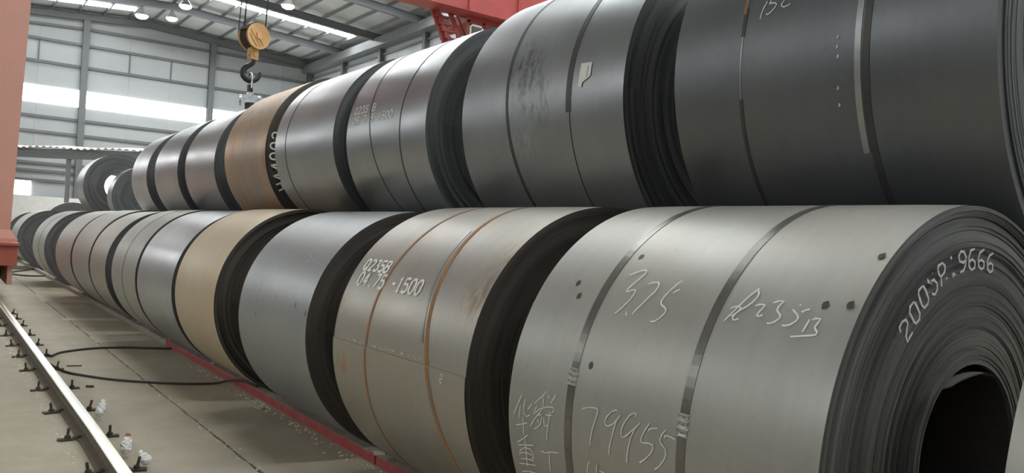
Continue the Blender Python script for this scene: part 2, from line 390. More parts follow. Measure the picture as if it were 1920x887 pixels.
# high bay lamps under the rafters
def dome(r):
    mb = MB(); n, k = 20, 6; vs = []
    for i in range(k+1):
        u = PI/2*i/k
        vs += [(r*math.cos(u)*math.cos(2*PI*j/n)+0, r*math.cos(u)*math.sin(2*PI*j/n), .02-r*.55*math.sin(u)) for j in range(n)]
    mb.add(vs, [(i*n+j, (i+1)*n+j, (i+1)*n+(j+1) % n, i*n+(j+1) % n) for i in range(k) for j in range(n)], True)
    return mb
def lamp(x, y, z, r, label):
    o = thing('high_bay_lamp', (x, y, z), label, 'lamp', 'high bay lamps under the roof')
    MB().cyl((0,0,.02), (0,0,.38), r, 20, r*.35).build('lamp_shade', M['alu'], o)
    dome(r*.92).build('diffuser', M['lamp'], o)
    mb = MB().cyl((0,0,.38), (0,0,.60), .09, 10); mb.tube([(0,0,.60), (0,0,max(.62, rafz(x)+.02-z))], .02, 6)
    mb.build('stem', M['girder_grey'], o)
    ld = bpy.data.lights.new('lamp_light', 'SPOT'); ld.energy = 500; ld.spot_size = 2.4; ld.spot_blend = .6; ld.shadow_soft_size = r; ld.color = (1, .97, .92)
    lo = bpy.data.objects.new('lamp_light', ld); COL.objects.link(lo); lo.parent = o; lo.location = (0, 0, -.06)
lamp(11.07, 48.2, 13.98, .36, 'round high bay lamp glowing brightest, on the rafter near the roof ridge')
lamp(14.9, 42.3, 13.6, .36, 'round high bay lamp right of the hook ropes, at the upper edge of the photo')
lamp(9.9, 54.1, 14.35, .40, 'smaller high bay lamp above the far wall, leftmost of the lit lamps')
lamp(11.65, 54.1, 14.55, .36, 'smaller high bay lamp above the far wall, between two brighter lamps')
# ---------------------------------------------------------------- steel coils
COILS = {'L1': (0.876, 2.875, 0.896, 1.283, 2.732, 1.0), 'L2': (0.879, 2.913, 0.899, 3.13, 4.637, 1.0), 'L3': (0.865, 2.911, 0.885, 5.125, 6.558, 1.0), 'L4': (0.877, 2.912, 0.897, 7.233, 8.618, 1.0), 'U1': (0.978, 3.901, 2.444, 1.284, 2.765, 1.013), 'B1': (0.88, 4.94, 0.9, 1.284, 2.735, 1.0), 'U2': (0.999, 3.993, 2.441, 3.204, 4.836, 1.036), 'B2': (0.88, 5.076, 0.9, 3.204, 4.806, 1.0), 'U3': (0.876, 3.766, 2.407, 5.173, 6.557, 0.976), 'B3': (0.88, 4.68, 0.9, 5.173, 6.527, 1.0), 'U4': (0.836, 3.691, 2.427, 6.772, 8.263, 0.958), 'B4': (0.88, 4.68, 0.9, 6.772, 8.233, 1.0), 'L0': (0.88, 2.9, 0.9, -0.6, 0.83, 1.0), 'L5': (0.87, 2.91, 0.89, 8.79, 10.499, 1.0), 'L6': (0.875, 2.91, 0.895, 10.6, 12.18, 1.0), 'L7': (0.865, 2.91, 0.885, 12.745, 14.117, 1.0), 'L8': (0.875, 2.91, 0.895, 14.182, 16.034, 1.0), 'L9': (0.87, 2.91, 0.89, 16.275, 18.4, 1.0), 'L10': (0.87, 2.91, 0.89, 20.415, 22.912, 1.0), 'L11': (0.88, 2.91, 0.9, 27.3, 29.6, 1.0), 'L12': (0.86, 2.91, 0.88, 32.0, 35.0, 1.0), 'U5': (0.923, 3.825, 2.436, 8.712, 10.212, 0.992), 'B5': (0.88, 4.776, 0.9, 8.712, 10.182, 1.0), 'U6': (0.897, 3.844, 2.405, 10.821, 12.311, 0.997), 'B6': (0.88, 4.797, 0.9, 10.821, 12.281, 1.0), 'U7': (0.888, 3.806, 2.397, 12.64, 14.143, 0.987), 'B7': (0.88, 4.755, 0.9, 12.64, 14.113, 1.0), 'U8': (0.887, 3.844, 2.393, 14.946, 16.225, 0.997), 'B8': (0.88, 4.797, 0.9, 14.946, 16.195, 1.0), 'U9': (0.691, 3.92, 2.15, 19.812, 20.419, 1.016), 'B9': (0.88, 4.879, 0.9, 19.812, 20.389, 1.0), 'U10': (0.83, 3.856, 2.45, 22.665, 23.862, 1.0), 'B10': (0.88, 4.68, 0.9, 22.665, 23.832, 1.0), 'U11': (1.12, 4.8, 1.14, 38.0, 39.6, 1.0)}
MARKS = {'375': [[(2.452, 2.258), (2.437, 2.238), (2.421, 2.212), (2.414, 2.193), (2.418, 2.183), (2.432, 2.179), (2.458, 2.189), (2.486, 2.203), (2.52, 2.219), (2.538, 2.222), (2.535, 2.208), (2.526, 2.195), (2.525, 2.183), (2.533, 2.175), (2.548, 2.175), (2.578, 2.181), (2.619, 2.201), (2.65, 2.223)], [(2.633, 2.168), (2.643, 2.168), (2.651, 2.159)], [(2.489, 2.134), (2.48, 2.12), (2.473, 2.093), (2.479, 2.083), (2.496, 2.077), (2.522, 2.08), (2.558, 2.097), (2.594, 2.113), (2.619, 2.127), (2.642, 2.134)], [(2.453, 1.983), (2.472, 1.996), (2.509, 2.013), (2.542, 2.024), (2.564, 2.027), (2.58, 2.019), (2.589, 2.0), (2.6, 1.986), (2.614, 1.984), (2.638, 1.996), (2.658, 2.014), (2.661, 2.03), (2.657, 2.034)], [(2.521, 1.992), (2.508, 1.984), (2.499, 1.97)]], 'q235': [[(2.615, 1.723), (2.587, 1.71), (2.54, 1.69), (2.494, 1.67), (2.456, 1.649)], [(2.464, 1.651), (2.479, 1.641), (2.498, 1.639), (2.523, 1.648), (2.543, 1.662), (2.559, 1.678), (2.577, 1.691), (2.592, 1.695), (2.603, 1.692), (2.605, 1.683), (2.597, 1.672)], [(2.559, 1.721), (2.549, 1.706), (2.547, 1.691), (2.55, 1.681), (2.565, 1.683), (2.592, 1.702)], [(2.536, 1.631), (2.529, 1.622), (2.526, 1.607), (2.527, 1.598), (2.539, 1.599), (2.562, 1.608), (2.575, 1.609), (2.577, 1.599), (2.57, 1.589)], [(2.515, 1.572), (2.507, 1.561), (2.502, 1.548), (2.504, 1.537), (2.516, 1.542), (2.528, 1.547), (2.544, 1.546), (2.552, 1.537), (2.563, 1.526), (2.575, 1.525), (2.591, 1.537), (2.6, 1.552), (2.6, 1.561)], [(2.532, 1.494), (2.541, 1.484), (2.552, 1.47), (2.563, 1.463), (2.577, 1.465), (2.593, 1.479), (2.601, 1.497), (2.6, 1.507)], [(2.536, 1.462), (2.538, 1.457), (2.53, 1.45), (2.524, 1.438)], [(2.511, 1.478), (2.511, 1.473)], [(2.564, 1.423), (2.588, 1.426), (2.615, 1.43)], [(2.564, 1.415), (2.558, 1.406), (2.557, 1.389), (2.573, 1.392), (2.59, 1.397), (2.599, 1.392), (2.608, 1.383), (2.619, 1.384), (2.624, 1.399), (2.63, 1.426), (2.639, 1.463)]], '79955': [[(3.084, 2.265), (3.077, 2.259), (3.066, 2.231), (3.06, 2.197), (3.062, 2.178), (3.076, 2.178), (3.11, 2.188), (3.15, 2.2), (3.189, 2.208), (3.223, 2.211)], [(3.046, 2.078), (3.044, 2.087), (3.057, 2.108), (3.082, 2.13), (3.105, 2.137), (3.117, 2.131), (3.117, 2.117), (3.102, 2.093), (3.081, 2.075), (3.059, 2.058)], [(3.083, 2.077), (3.118, 2.087), (3.16, 2.097), (3.199, 2.106), (3.232, 2.109)], [(3.048, 1.987), (3.037, 1.985), (3.035, 1.995), (3.049, 2.015), (3.081, 2.037), (3.112, 2.049), (3.137, 2.049), (3.144, 2.04), (3.132, 2.023), (3.106, 1.999), (3.086, 1.979), (3.066, 1.961)], [(3.09, 1.983), (3.135, 2.001), (3.176, 2.011), (3.213, 2.017), (3.239, 2.019)], [(3.056, 1.917), (3.087, 1.937), (3.118, 1.95), (3.135, 1.953), (3.139, 1.943), (3.133, 1.916), (3.135, 1.897), (3.148, 1.894), (3.171, 1.905), (3.2, 1.93), (3.219, 1.955)], [(3.089, 1.923), (3.08, 1.917), (3.071, 1.897), (3.067, 1.882)], [(3.062, 1.842), (3.085, 1.859), (3.107, 1.866), (3.12, 1.86), (3.133, 1.841), (3.152, 1.835), (3.177, 1.843), (3.206, 1.862), (3.226, 1.884)], [(3.097, 1.847), (3.087, 1.846), (3.083, 1.832), (3.085, 1.814), (3.089, 1.799)], [(3.294, 2.214), (3.301, 2.224), (3.325, 2.232), (3.348, 2.234)], [(3.292, 2.175), (3.313, 2.18), (3.332, 2.182)], [(3.317, 2.167), (3.316, 2.154), (3.318, 2.138)]], 'hz': [[(3.095, 2.637), (3.126, 2.651), (3.169, 2.672), (3.2, 2.69)], [(3.148, 2.645), (3.182, 2.648), (3.212, 2.655)], [(3.112, 2.611), (3.147, 2.62), (3.18, 2.618), (3.192, 2.602), (3.179, 2.575)], [(3.122, 2.565), (3.155, 2.59)], [(3.049, 2.481), (3.081, 2.508), (3.118, 2.549)], [(3.082, 2.5), (3.101, 2.495), (3.122, 2.495)], [(3.063, 2.463), (3.077, 2.467)], [(3.055, 2.424), (3.096, 2.448)], [(3.128, 2.535), (3.17, 2.555), (3.137, 2.514), (3.118, 2.471), (3.112, 2.434), (3.122, 2.423), (3.139, 2.441)], [(3.139, 2.501), (3.18, 2.538), (3.233, 2.575)], [(3.174, 2.532), (3.158, 2.503), (3.175, 2.499), (3.21, 2.511), (3.237, 2.548)], [(3.182, 2.528), (3.203, 2.521)], [(3.167, 2.487), (3.199, 2.484), (3.207, 2.479), (3.196, 2.457)], [(3.155, 2.478), (3.148, 2.434)], [(3.13, 2.451), (3.159, 2.452), (3.206, 2.46), (3.24, 2.467), (3.267, 2.467)], [(3.249, 2.674), (3.235, 2.633), (3.22, 2.595)], [(3.198, 2.627), (3.242, 2.622), (3.281, 2.623)], [(3.333, 2.673), (3.306, 2.631), (3.277, 2.594)], [(3.301, 2.616), (3.356, 2.614), (3.439, 2.623)], [(3.345, 2.671), (3.318, 2.564)], [(3.396, 2.667), (3.368, 2.657), (3.344, 2.622), (3.342, 2.584), (3.362, 2.567), (3.38, 2.57), (3.388, 2.582)], [(3.383, 2.658), (3.372, 2.637), (3.368, 2.605), (3.369, 2.578)], [(3.413, 2.664), (3.399, 2.619), (3.395, 2.571)], [(3.441, 2.679), (3.426, 2.618), (3.415, 2.564)], [(3.482, 2.674), (3.464, 2.625), (3.457, 2.575)], [(3.334, 2.512), (3.327, 2.493), (3.334, 2.495), (3.317, 2.447), (3.308, 2.402)], [(3.318, 2.456), (3.359, 2.462), (3.413, 2.466)]], 'bc': [[(2.889, 2.227), (2.913, 2.238), (2.943, 2.247), (2.972, 2.249)], [(2.904, 2.216), (2.906, 2.186), (2.917, 2.175), (2.93, 2.181), (2.947, 2.195), (2.957, 2.212), (2.953, 2.223)], [(2.906, 2.138), (2.92, 2.148), (2.932, 2.147), (2.938, 2.135), (2.937, 2.117), (2.93, 2.105)], [(2.888, 2.208), (2.898, 2.212), (2.907, 2.197)]], 'face': [[(0.667, 2.398), (0.685, 2.39), (0.687, 2.357), (0.676, 2.328), (0.659, 2.328), (0.648, 2.354), (0.635, 2.379), (0.616, 2.384), (0.618, 2.362), (0.618, 2.321)], [(0.691, 2.23), (0.692, 2.269), (0.678, 2.287), (0.639, 2.281), (0.627, 2.272), (0.624, 2.237), (0.636, 2.218), (0.665, 2.22), (0.687, 2.226)], [(0.704, 2.133), (0.704, 2.171), (0.694, 2.181), (0.652, 2.182), (0.637, 2.166), (0.637, 2.131), (0.65, 2.114), (0.681, 2.119), (0.702, 2.13)], [(0.71, 2.083), (0.701, 2.086), (0.684, 2.058), (0.682, 2.06)], [(0.692, 2.073), (0.689, 2.036), (0.671, 2.016), (0.651, 2.021), (0.642, 2.05), (0.653, 2.077)], [(0.713, 2.038), (0.711, 2.037)], [(0.708, 1.989), (0.719, 1.978), (0.719, 1.941), (0.704, 1.922), (0.686, 1.931), (0.679, 1.97), (0.691, 1.984), (0.706, 1.986)], [(0.674, 1.972), (0.648, 1.978)], [(0.666, 1.923), (0.659, 1.919)], [(0.723, 1.864), (0.713, 1.857)], [(0.668, 1.856), (0.659, 1.839), (0.655, 1.857), (0.667, 1.859)], [(0.697, 1.72), (0.686, 1.747), (0.695, 1.785), (0.713, 1.789), (0.726, 1.768), (0.721, 1.738), (0.702, 1.72), (0.676, 1.728), (0.66, 1.75), (0.658, 1.785)], [(0.726, 1.636), (0.721, 1.675), (0.7, 1.692), (0.669, 1.692), (0.656, 1.667), (0.662, 1.633), (0.68, 1.63), (0.691, 1.655), (0.686, 1.688)], [(0.726, 1.541), (0.713, 1.583), (0.693, 1.598), (0.666, 1.591), (0.657, 1.56), (0.665, 1.533), (0.683, 1.537), (0.689, 1.566), (0.682, 1.593)], [(0.72, 1.448), (0.707, 1.486), (0.685, 1.502), (0.661, 1.492), (0.652, 1.462), (0.661, 1.435), (0.679, 1.439), (0.685, 1.465), (0.674, 1.496)]]}
FACE = {'dark': wrap_face('dark strip edges', (0.12, 0.125, 0.127), (0.19, 0.195, 0.195)),
        'brown': wrap_face('brown dark strip edges', (0.105, 0.09, 0.078), (0.16, 0.14, 0.12)),
        'near': wrap_face('oiled strip edges', (0.15, 0.15, 0.143), (0.30, 0.30, 0.29), 0.36)}

def srad(R, th, seam, t=0.005):
    """spiral radius of the outer wrap at the angle th; it steps by one sheet thickness at the seam"""
    return R - t*(((th-seam) % (2*PI))/(2*PI))
def coil(key, label, mat, face='dark', seam=5.4, rings=26, seg=112, group='steel coils', bore=0.335, amp=0.004, step=None, seed=0, detail=True):
    amp = amp if rings > 26 else .0012
    R, cx, cz, a, b, sc_ = COILS[key]; W = b-a; yc = (a+b)/2
    rd = random.Random(seed*17+3)
    root = thing('steel_coil', (cx, yc, cz-R), label, 'coil', group)
    L = (0, 0, R)
    y0, y1 = a-yc, b-yc
    # outer wrap
    mb = MB(); ths = [seam + 2*PI*i/seg for i in range(seg)] + [seam+2*PI-1e-4]
    ny = 8; vs = []
    for th in ths:
        for j in range(ny+1):
            y = y0+(y1-y0)*j/ny
            r = srad(R, th, seam) - (0.0025 if j in (0, ny) else 0)
            vs.append((r*math.cos(th), y, r*math.sin(th)))
    fs = [(i*(ny+1)+j, i*(ny+1)+j+1, (i+1)*(ny+1)+j+1, (i+1)*(ny+1)+j) for i in range(seg) for j in range(ny)]
    mb.add(vs, fs, True)
    q = seg*(ny+1); mb.add([vs[0], vs[q], vs[q+ny], vs[ny]], [(0,1,2,3)])
    o = mb.build('outer_wrap', mat, root, L)
    # bore
    mb = MB(); n = 48
    vs = [(bore*math.cos(2*PI*i/n), y, bore*math.sin(2*PI*i/n)) for i in range(n) for y in (y0+.01, y1-.01)]
    mb.add(vs, [(2*i, 2*((i+1) % n), 2*((i+1) % n)+1, 2*i+1) for i in range(n)], True)
    mb.build('bore', FACE['brown'], root, L)
    # ends: concentric wraps standing a little proud or shy of each other
    for end, ye, sg in (('near', y0, 1), ('far', y1, -1)):
        k = rings if end == 'near' else 8
        mb = MB(); dy = 0.0; prev = None; rad = []
        for i in range(k+1):
            r = R-.0025 - (R-.0025-bore)*i/k
            if i == 0: r = R-.006
            rad.append(r)
        off = []
        for i in range(k):
            dy = dy*0.75 + rd.uniform(-amp, amp)
            d = dy + (0.0 if i else 0)
            if step:
                for (f0, f1, v) in step:
                    if f0 <= i/k < f1: d += v
            off.append(max(d, -.02))
        off[0] = 0.0
        pr = []
        for i in range(k): pr.append((rad[i], off[i])); pr.append((rad[i+1], off[i]))
        pr.append((bore, 0.012))
        vs = []; n = seg if rings > 30 else 72
        for i in range(n):
            t = 2*PI*i/n
            for r, d in pr:
                wv = 1+0.35*math.sin(t*2+r*9+seed)
                rr = min(r, srad(R, t, seam)-.001)
                vs.append((rr*math.cos(t), ye+sg*d*wv, rr*math.sin(t)))
        m_ = len(pr); fs = []
        for i in range(n):
            for j in range(m_-1):
                q = (i*m_+j, i*m_+j+1, ((i+1) % n)*m_+j+1, ((i+1) % n)*m_+j)
                fs.append(q if sg > 0 else q[::-1])
        mb.add(vs, fs, False)
        mb.build('coil_end', FACE[face], root, L)
    root['_R'] = R
    del root['_R']
    return dict(root=root, R=R, yc=yc, L=L, y0=y0, y1=y1, seam=seam, key=key, s=sc_)

def on(c, th, y, h=0.0):
    r = srad(c['R'], th, c['seam'])+h; return (r*math.cos(th), y*c['s']-c['yc'], r*math.sin(th))
def strap(c, yA, mat='strap', wd=0.038, slope=0.0, th0=1.2, th1=5.0, seal=None, wob=0.0, lab=None, thick=.0016):
    """a band round the coil; slope: how far it wanders along the axis with height"""
    n = 90; vs = []
    for i in range(n+1):
        th = th0+(th1-th0)*i/n; y = yA+slope*c['R']*math.sin(th)+wob*math.sin(th*5.0+yA*9)
        for dy, h in ((-wd/2, 0.0002), (-wd/2, .0006+thick), (wd/2, .0006+thick), (wd/2, .0002)): vs.append(on(c, th, y+dy, h))
    fs = [(4*i+j, 4*i+(j+1) % 4, 4*i+4+(j+1) % 4, 4*i+4+j) for i in range(n) for j in range(4)] + [(3,2,1,0), (4*n, 4*n+1, 4*n+2, 4*n+3)]
    mb = MB(); mb.add(vs, fs, False)
    s_ = mb.build('strap', M[mat], c['root'], c['L'])
    if lab: s_['label'] = lab
    if seal:
        mb = MB(); k = 22; half = seal[1]/2; vs = []
        for i in range(k+1):
            u = i/k; th = seal[0]+(u-.5)*2*half; y = yA+slope*c['R']*math.sin(th)
            ww = wd*0.5*(1.16+0.16*math.cos(u*2*PI*3)); hh = 0.0065+0.0035*math.cos(u*2*PI*3)
            for dy, h in ((-ww, .001), (-ww*.9, hh*.8), (-ww*.35, hh*.55), (ww*.35, hh*.55), (ww*.9, hh), (ww, .001)): vs.append(on(c, th, y+dy, h))
        fs = [(6*i+j, 6*i+j+1, 6*i+7+j, 6*i+6+j) for i in range(k) for j in range(5)] + [(5,4,3,2,1,0), tuple(6*k+j for j in range(6))]
        mb.add(vs, fs, True)
        mb.build('strap_seal', M['seal'], s_)
    return s_
def ribbon(mb, pts, wd, f):
    """flat stroke: pts in surface coordinates (u, v) metres, f maps them to 3-D"""
    q = []
    for i in range(len(pts)-1):
        (a0, b0), (a1, b1) = pts[i], pts[i+1]; d = math.hypot(a1-a0, b1-b0); n = max(1, int(d/0.02))
        for j in range(n): q.append((a0+(a1-a0)*j/n, b0+(b1-b0)*j/n))
    q.append(pts[-1])
    vs = []
    for i, p in enumerate(q):
        a, b = q[max(i-1, 0)], q[min(i+1, len(q)-1)]; dx, dy = b[0]-a[0], b[1]-a[1]; l = math.hypot(dx, dy) or 1e-6
        nx, ny = -dy/l*wd/2, dx/l*wd/2; k = 0.75+0.5*abs(math.sin(i*1.7))
        vs += [f(p[0]-nx*k, p[1]-ny*k), f(p[0]+nx*k, p[1]+ny*k)]
    mb.add(vs, [(2*i, 2*i+1, 2*i+3, 2*i+2) for i in range(len(q)-1)])
def chalk(c, strokes, wd=0.0035, name='chalk_marking', mat='chalk', lab=None):
    mb = MB(); R = c['R']
    for st in strokes:
        if len(st) < 2: continue
        ribbon(mb, [(t*R, y) for t, y in st], wd, lambda u, v: on(c, u/R, v, .0035))
    o = mb.build(name, M[mat], c['root'], c['L'])
    if lab: o['label'] = lab
    return o
G = {'0': [[(.2,0),(0,.25),(0,.75),(.2,1),(.6,1),(.8,.75),(.8,.25),(.6,0),(.2,0)]], '1': [[(.1,.8),(.4,1),(.4,0)],[(.15,0),(.65,0)]],
     '2': [[(0,.8),(.2,1),(.6,1),(.8,.8),(.8,.6),(0,0),(.8,0)]], '3': [[(0,1),(.8,1),(.4,.6),(.8,.4),(.8,.15),(.6,0),(.2,0),(0,.15)]],
     '4': [[(.6,0),(.6,1),(0,.35),(.85,.35)]], '5': [[(.8,1),(.05,1),(0,.58),(.55,.6),(.8,.4),(.8,.15),(.6,0),(.15,0),(0,.12)]],
     '6': [[(.75,.95),(.3,1),(0,.6),(0,.2),(.2,0),(.6,0),(.8,.2),(.75,.45),(.5,.58),(.05,.45)]], '7': [[(0,1),(.8,1),(.3,0)]],
     '9': [[(.8,.6),(.6,.45),(.2,.45),(0,.7),(.2,1),(.6,1),(.8,.75),(.8,.3),(.6,0),(.2,0)]],
     'Q': [[(.2,0),(0,.25),(0,.75),(.2,1),(.6,1),(.8,.75),(.8,.25),(.6,0),(.2,0)],[(.45,.3),(.85,-.05)]],
     'B': [[(0,0),(0,1),(.6,1),(.8,.8),(.6,.55),(0,.55)],[(.6,.55),(.8,.35),(.8,.15),(.6,0),(0,0)]], 'H': [[(0,0),(0,1)],[(.8,0),(.8,1)],[(0,.5),(.8,.5)]],
     '.': [[(.3,0),(.45,.08)]], '-': [[(.1,.5),(.7,.5)]], ' ': []}
def stencil(c, text, y, th, pitch, hgt, wd=.012, lab=None, skip=()):
    """printed on the curved side: runs towards the near end (falling y), th = angle of the top of the letters"""
    R = c['R']; o = None
    for i, ch in enumerate(text):
        if ch == ' ': continue
        mb = MB()
        for st in G[ch]:
            ribbon(mb, [((th*R)+(1-v)*hgt, y-(i+u*.86)*pitch) for u, v in st], wd, lambda u, v: on(c, u/R, v, .0030))
        o = mb.build('stencil_character', M['paint_white'], c['root'], c['L'])
    return o

mGREY = steel('dusty grey mill scale', (0.42, 0.41, 0.375), (0.46, 0.415, 0.36), 0.45, 0.72)
mGREY2 = steel('blue grey mill scale', (0.37, 0.38, 0.385), (0.42, 0.41, 0.39), 0.40, 0.72)
mTAN = steel('tan oxide scale', (0.60, 0.485, 0.335), (0.66, 0.56, 0.42), 0.5, 0.45)
mWARM = steel('warm grey mill scale', (0.42, 0.395, 0.35), (0.46, 0.41, 0.34), 0.40, 0.70,
              stain=[((-.868, .63, -.137), .10, 1.0, (.45, .22, .07)), ((-.80, .60, -.33), .16, .6, (.42, .33, .22)), ((-.79, -.73, .38), .22, .8, (.30, .20, .10)), ((-.65, -.73, .59), .16, .8, (.32, .22, .12)), ((-.85, .73, .22), .12, .8, (.38, .24, .12)), ((-.87, -.74, -.1), .12, .6, (.45, .40, .32))])
mSHINE = steel('shiny mill scale', (0.42, 0.43, 0.43), (0.50, 0.50, 0.49), 0.32, 0.8)
mDARK = steel('dark graphite scale', (0.148, 0.158, 0.168), (0.175, 0.175, 0.17), 0.40, 0.70)
mDARKS = steel('stained graphite scale', (0.28, 0.292, 0.30), (0.33, 0.325, 0.315), 0.36, 0.75,
               stain=[((-.93, .12, .26), .22, .85, (.07, .065, .055)), ((-.955, .0, .02), .28, .6, (.08, .075, .065)), ((-.95, .08, -.2), .2, .6, (.46, .47, .47))])
mSTEEL = steel('smooth graphite scale', (0.34, 0.35, 0.355), (0.40, 0.40, 0.39), 0.31, 0.82)
mRUST = steel('rust browned scale', (0.34, 0.26, 0.20), (0.52, 0.30, 0.13), 0.40, 0.5, rust=.28, stain=[((-.6, .1, .70), .62, .9, (.60, .36, .16)), ((-.6, -.5, .70), .5, .8, (.60, .36, .16))])

random.seed(11)
gL, gU = 'steel coils of the lower row', 'steel coils of the upper row'
c = coil('L1', 'pale grey steel coil nearest in the lower row, chalked 79955, two bright strap seals', mGREY, 'near', rings=84, seg=160, group=gL, amp=.0035,
         step=[(0, .06, 0), (.06, .16, .010), (.16, .40, .004), (.40, .62, .0), (.62, .9, .004), (.9, 1.0, -.006)], seed=4)
strap(c, 2.342, 'strap', .040, seal=(2.957, .075)); strap(c, 1.775, 'strap', .037, seal=(3.03, .085))
chalk(c, MARKS['375'], .0055); chalk(c, MARKS['q235'], .0055); chalk(c, MARKS['79955'], .0042); chalk(c, MARKS['hz'], .0038)
# white numbers chalked on the wound end
def onface(c, r, t, h=.006): return (r*math.cos(t), c['y0']-h, r*math.sin(t))
mb = MB()
for st in MARKS['face']:
    ribbon(mb, [(r*math.cos(t), r*math.sin(t)) for r, t in st], .0085, lambda u, v: (u, c['y0']-.009, v))
mb.build('chalk_marking', M['chalk'], c['root'], c['L'])
# dark weld spots on the side
for th, y in [(2.334, 2.269), (2.52, 2.515), (2.587, 2.469), (2.892, 2.259), (2.25, 1.313), (2.498, 1.396), (2.488, 1.319)]:
    mb = MB(); k = 12
    mb.add([on(c, th+.017*math.cos(2*PI*i/k)*(1+.2*math.sin(i*2.1)), y+.0115*math.sin(2*PI*i/k), .0012) for i in range(k)], [tuple(range(k))])
    mb.build('oil_spot', M['strap_dark'], c['root'], c['L'])
# loose inner end of the strip in the bore
mb = MB(); vs = []; k = 30
for i in range(k+1):
    t = 1.05+1.35*i/k; r = .331-.028*math.sin(PI*min(1, i/k*1.1))
    vs += [(r*math.cos(t), c['y0']-.004-.012*math.sin(i/k*PI) + (.05*max(0, i/k-.8)*5), r*math.sin(t)), (r*math.cos(t), c['y0']+.9, r*math.sin(t))]
mb.add(vs, [(2*i, 2*i+1, 2*i+3, 2*i+2) for i in range(k)], True)
mb.add([(v[0]*.988, v[1], v[2]*.988) for v in vs], [(2*i, 2*i+2, 2*i+3, 2*i+1) for i in range(k)], True)
mb.build('inner_wrap_end', mGREY, c['root'], c['L'])['label'] = 'loose pale inner end of the strip'

c = coil('L0', 'pale blue grey steel coil cut off at the lower right corner of the photo', mGREY, 'dark', group=gL, seed=9)
c = coil('L2', 'grey steel coil with two orange rusted straps and white lettering Q235B, lower row', mWARM, 'brown', seam=3.118, group=gL, rings=40, seed=2)
strap(c, 3.48, 'strap_rust', .030, slope=.26, wob=.006); strap(c, 4.185, 'strap_rust', .022, slope=-.04, wob=.007)
strap(c, 3.53, 'strap_light', .022, slope=.26, th0=2.2, th1=3.0, wob=.004, lab='worn bright strip edge beside the rusted strap')
stencil(c, 'Q235B', 4.53, 2.526, .0675, .074, .016); stencil(c, '04.75 -1500', 4.51, 2.632, .0715, .084, .016)
rs = random.Random(8)
for i in range(26):
    y = rs.uniform(3.55, 4.45); chalk(c, [[(3.105+(4.5-y)*-.012+rs.uniform(-.012, .006), y), (3.107+(4.5-y)*-.012+rs.uniform(-.012, .006), y-rs.uniform(.008, .03))]], rs.uniform(.002, .005), 'scuff_mark')
chalk(c, [[(3.14, 3.345), (3.14, 3.325), (3.165, 3.325), (3.165, 3.345), (3.185, 3.345), (3.185, 3.325)]], .006, 'scuff_mark')
c = coil('L3', 'smooth blue grey steel coil between the tan one and the one with rusted straps', mGREY2, 'brown', group=gL, rings=34, seed=3)
rs = random.Random(18)
for th, y, w_, m_ in [(2.72, 6.17, .004, 'chalk'), (2.80, 6.15, .004, 'strap_dark'), (2.88, 6.14, .005, 'strap_dark'), (2.98, 6.135, .006, 'strap_dark'), (3.10, 6.125, .010, 'strap_dark'), (2.93, 5.36, .012, 'strap_dark'), (2.90, 5.75, .008, 'strap_dark'), (2.975, 5.16, .012, 'strap_dark')]:
    chalk(c, [[(th, y), (th+rs.uniform(.03, .06), y-.004)]], w_, 'scuff_mark', m_)
for th, y in [(2.50, 5.55), (2.52, 5.50), (2.46, 5.44), (2.55, 5.40), (2.53, 5.95), (2.57, 5.48)]:
    chalk(c, [[(th, y), (th+.012, y-.02), (th+.004, y-.035)]], .003, 'scuff_mark')
c = coil('L4', 'tan coloured steel coil in the lower row, with a stepped dark wound end', mTAN, 'brown', group=gL, rings=34, seed=5, amp=.006,
         step=[(0, .05, 0), (.05, .12, .022), (.12, .2, .004), (.2, .3, .02), (.3, 1, .012)])
c = coil('L5', 'shiny grey steel coil directly behind the tan one, lower row', mSHINE, 'dark', group=gL, seed=6)
c = coil('L6', 'grey steel coil second behind the tan one, lower row', mGREY, 'dark', group=gL, seed=7)
strap(c, 11.4, 'strap_dark', .02)
c = coil('L7', 'grey steel coil third behind the tan one, lower row', mWARM, 'dark', group=gL, seed=8)
c = coil('L8', 'grey steel coil fourth behind the tan one, lower row', mGREY, 'dark', group=gL, seed=10)
c = coil('L9', 'pale grey steel coil fifth behind the tan one, beside a dark gap', mGREY, 'dark', group=gL, seed=11)
c = coil('L10', 'pale grey steel coil with one dark band, between two dark gaps of the lower row', mGREY, 'dark', group=gL, seed=12)
strap(c, 21.5, 'strap_dark', .09)
c = coil('L11', 'pale grey steel coil with a wide black wound end, near the red crane leg', mGREY, 'dark', group=gL, seed=13)
c = coil('L12', 'farthest pale grey steel coil of the lower row, half behind the crane leg', mGREY, 'dark', group=gL, seed=14)
strap(c, 35.5, 'strap_dark', .12)

c = coil('U1', 'dark steel coil nearest in the upper row, cut by the top edge of the photo', mDARK, 'dark', group=gU, rings=40, seg=128, seed=21,
         step=[(0, .04, 0), (.04, .1, .012), (.1, .2, .003), (.2, 1, .01)])
strap(c, 1.772, 'strap_light', .026, th1=3.62, wob=.002, thick=.003, lab='worn bright steel strap'); strap(c, 1.738, 'strap_dark', .030, wob=.003)
strap(c, 2.335, 'strap_dark', .020, th0=2.9, th1=3.04, wob=.003); strap(c, 2.335, 'strap_dark', .018, th0=3.33, wob=.003); strap(c, 2.335, 'strap_light', .006, th0=3.04, th1=3.33, wob=.003); strap(c, 2.343, 'strap_rust', .014, th0=2.2, th1=2.93, wob=.004, thick=.003)
chalk(c, MARKS['bc'][:2]+MARKS['bc'][3:], .005); chalk(c, MARKS['bc'][2:3], .005)
for th, y in [(3.12, 1.86), (3.16, 1.862), (3.20, 1.858), (3.33, 1.86), (3.40, 1.86)]:
    chalk(c, [[(th, y), (th+.008, y-.004), (th+.014, y+.003)]], .005, 'scuff_mark')
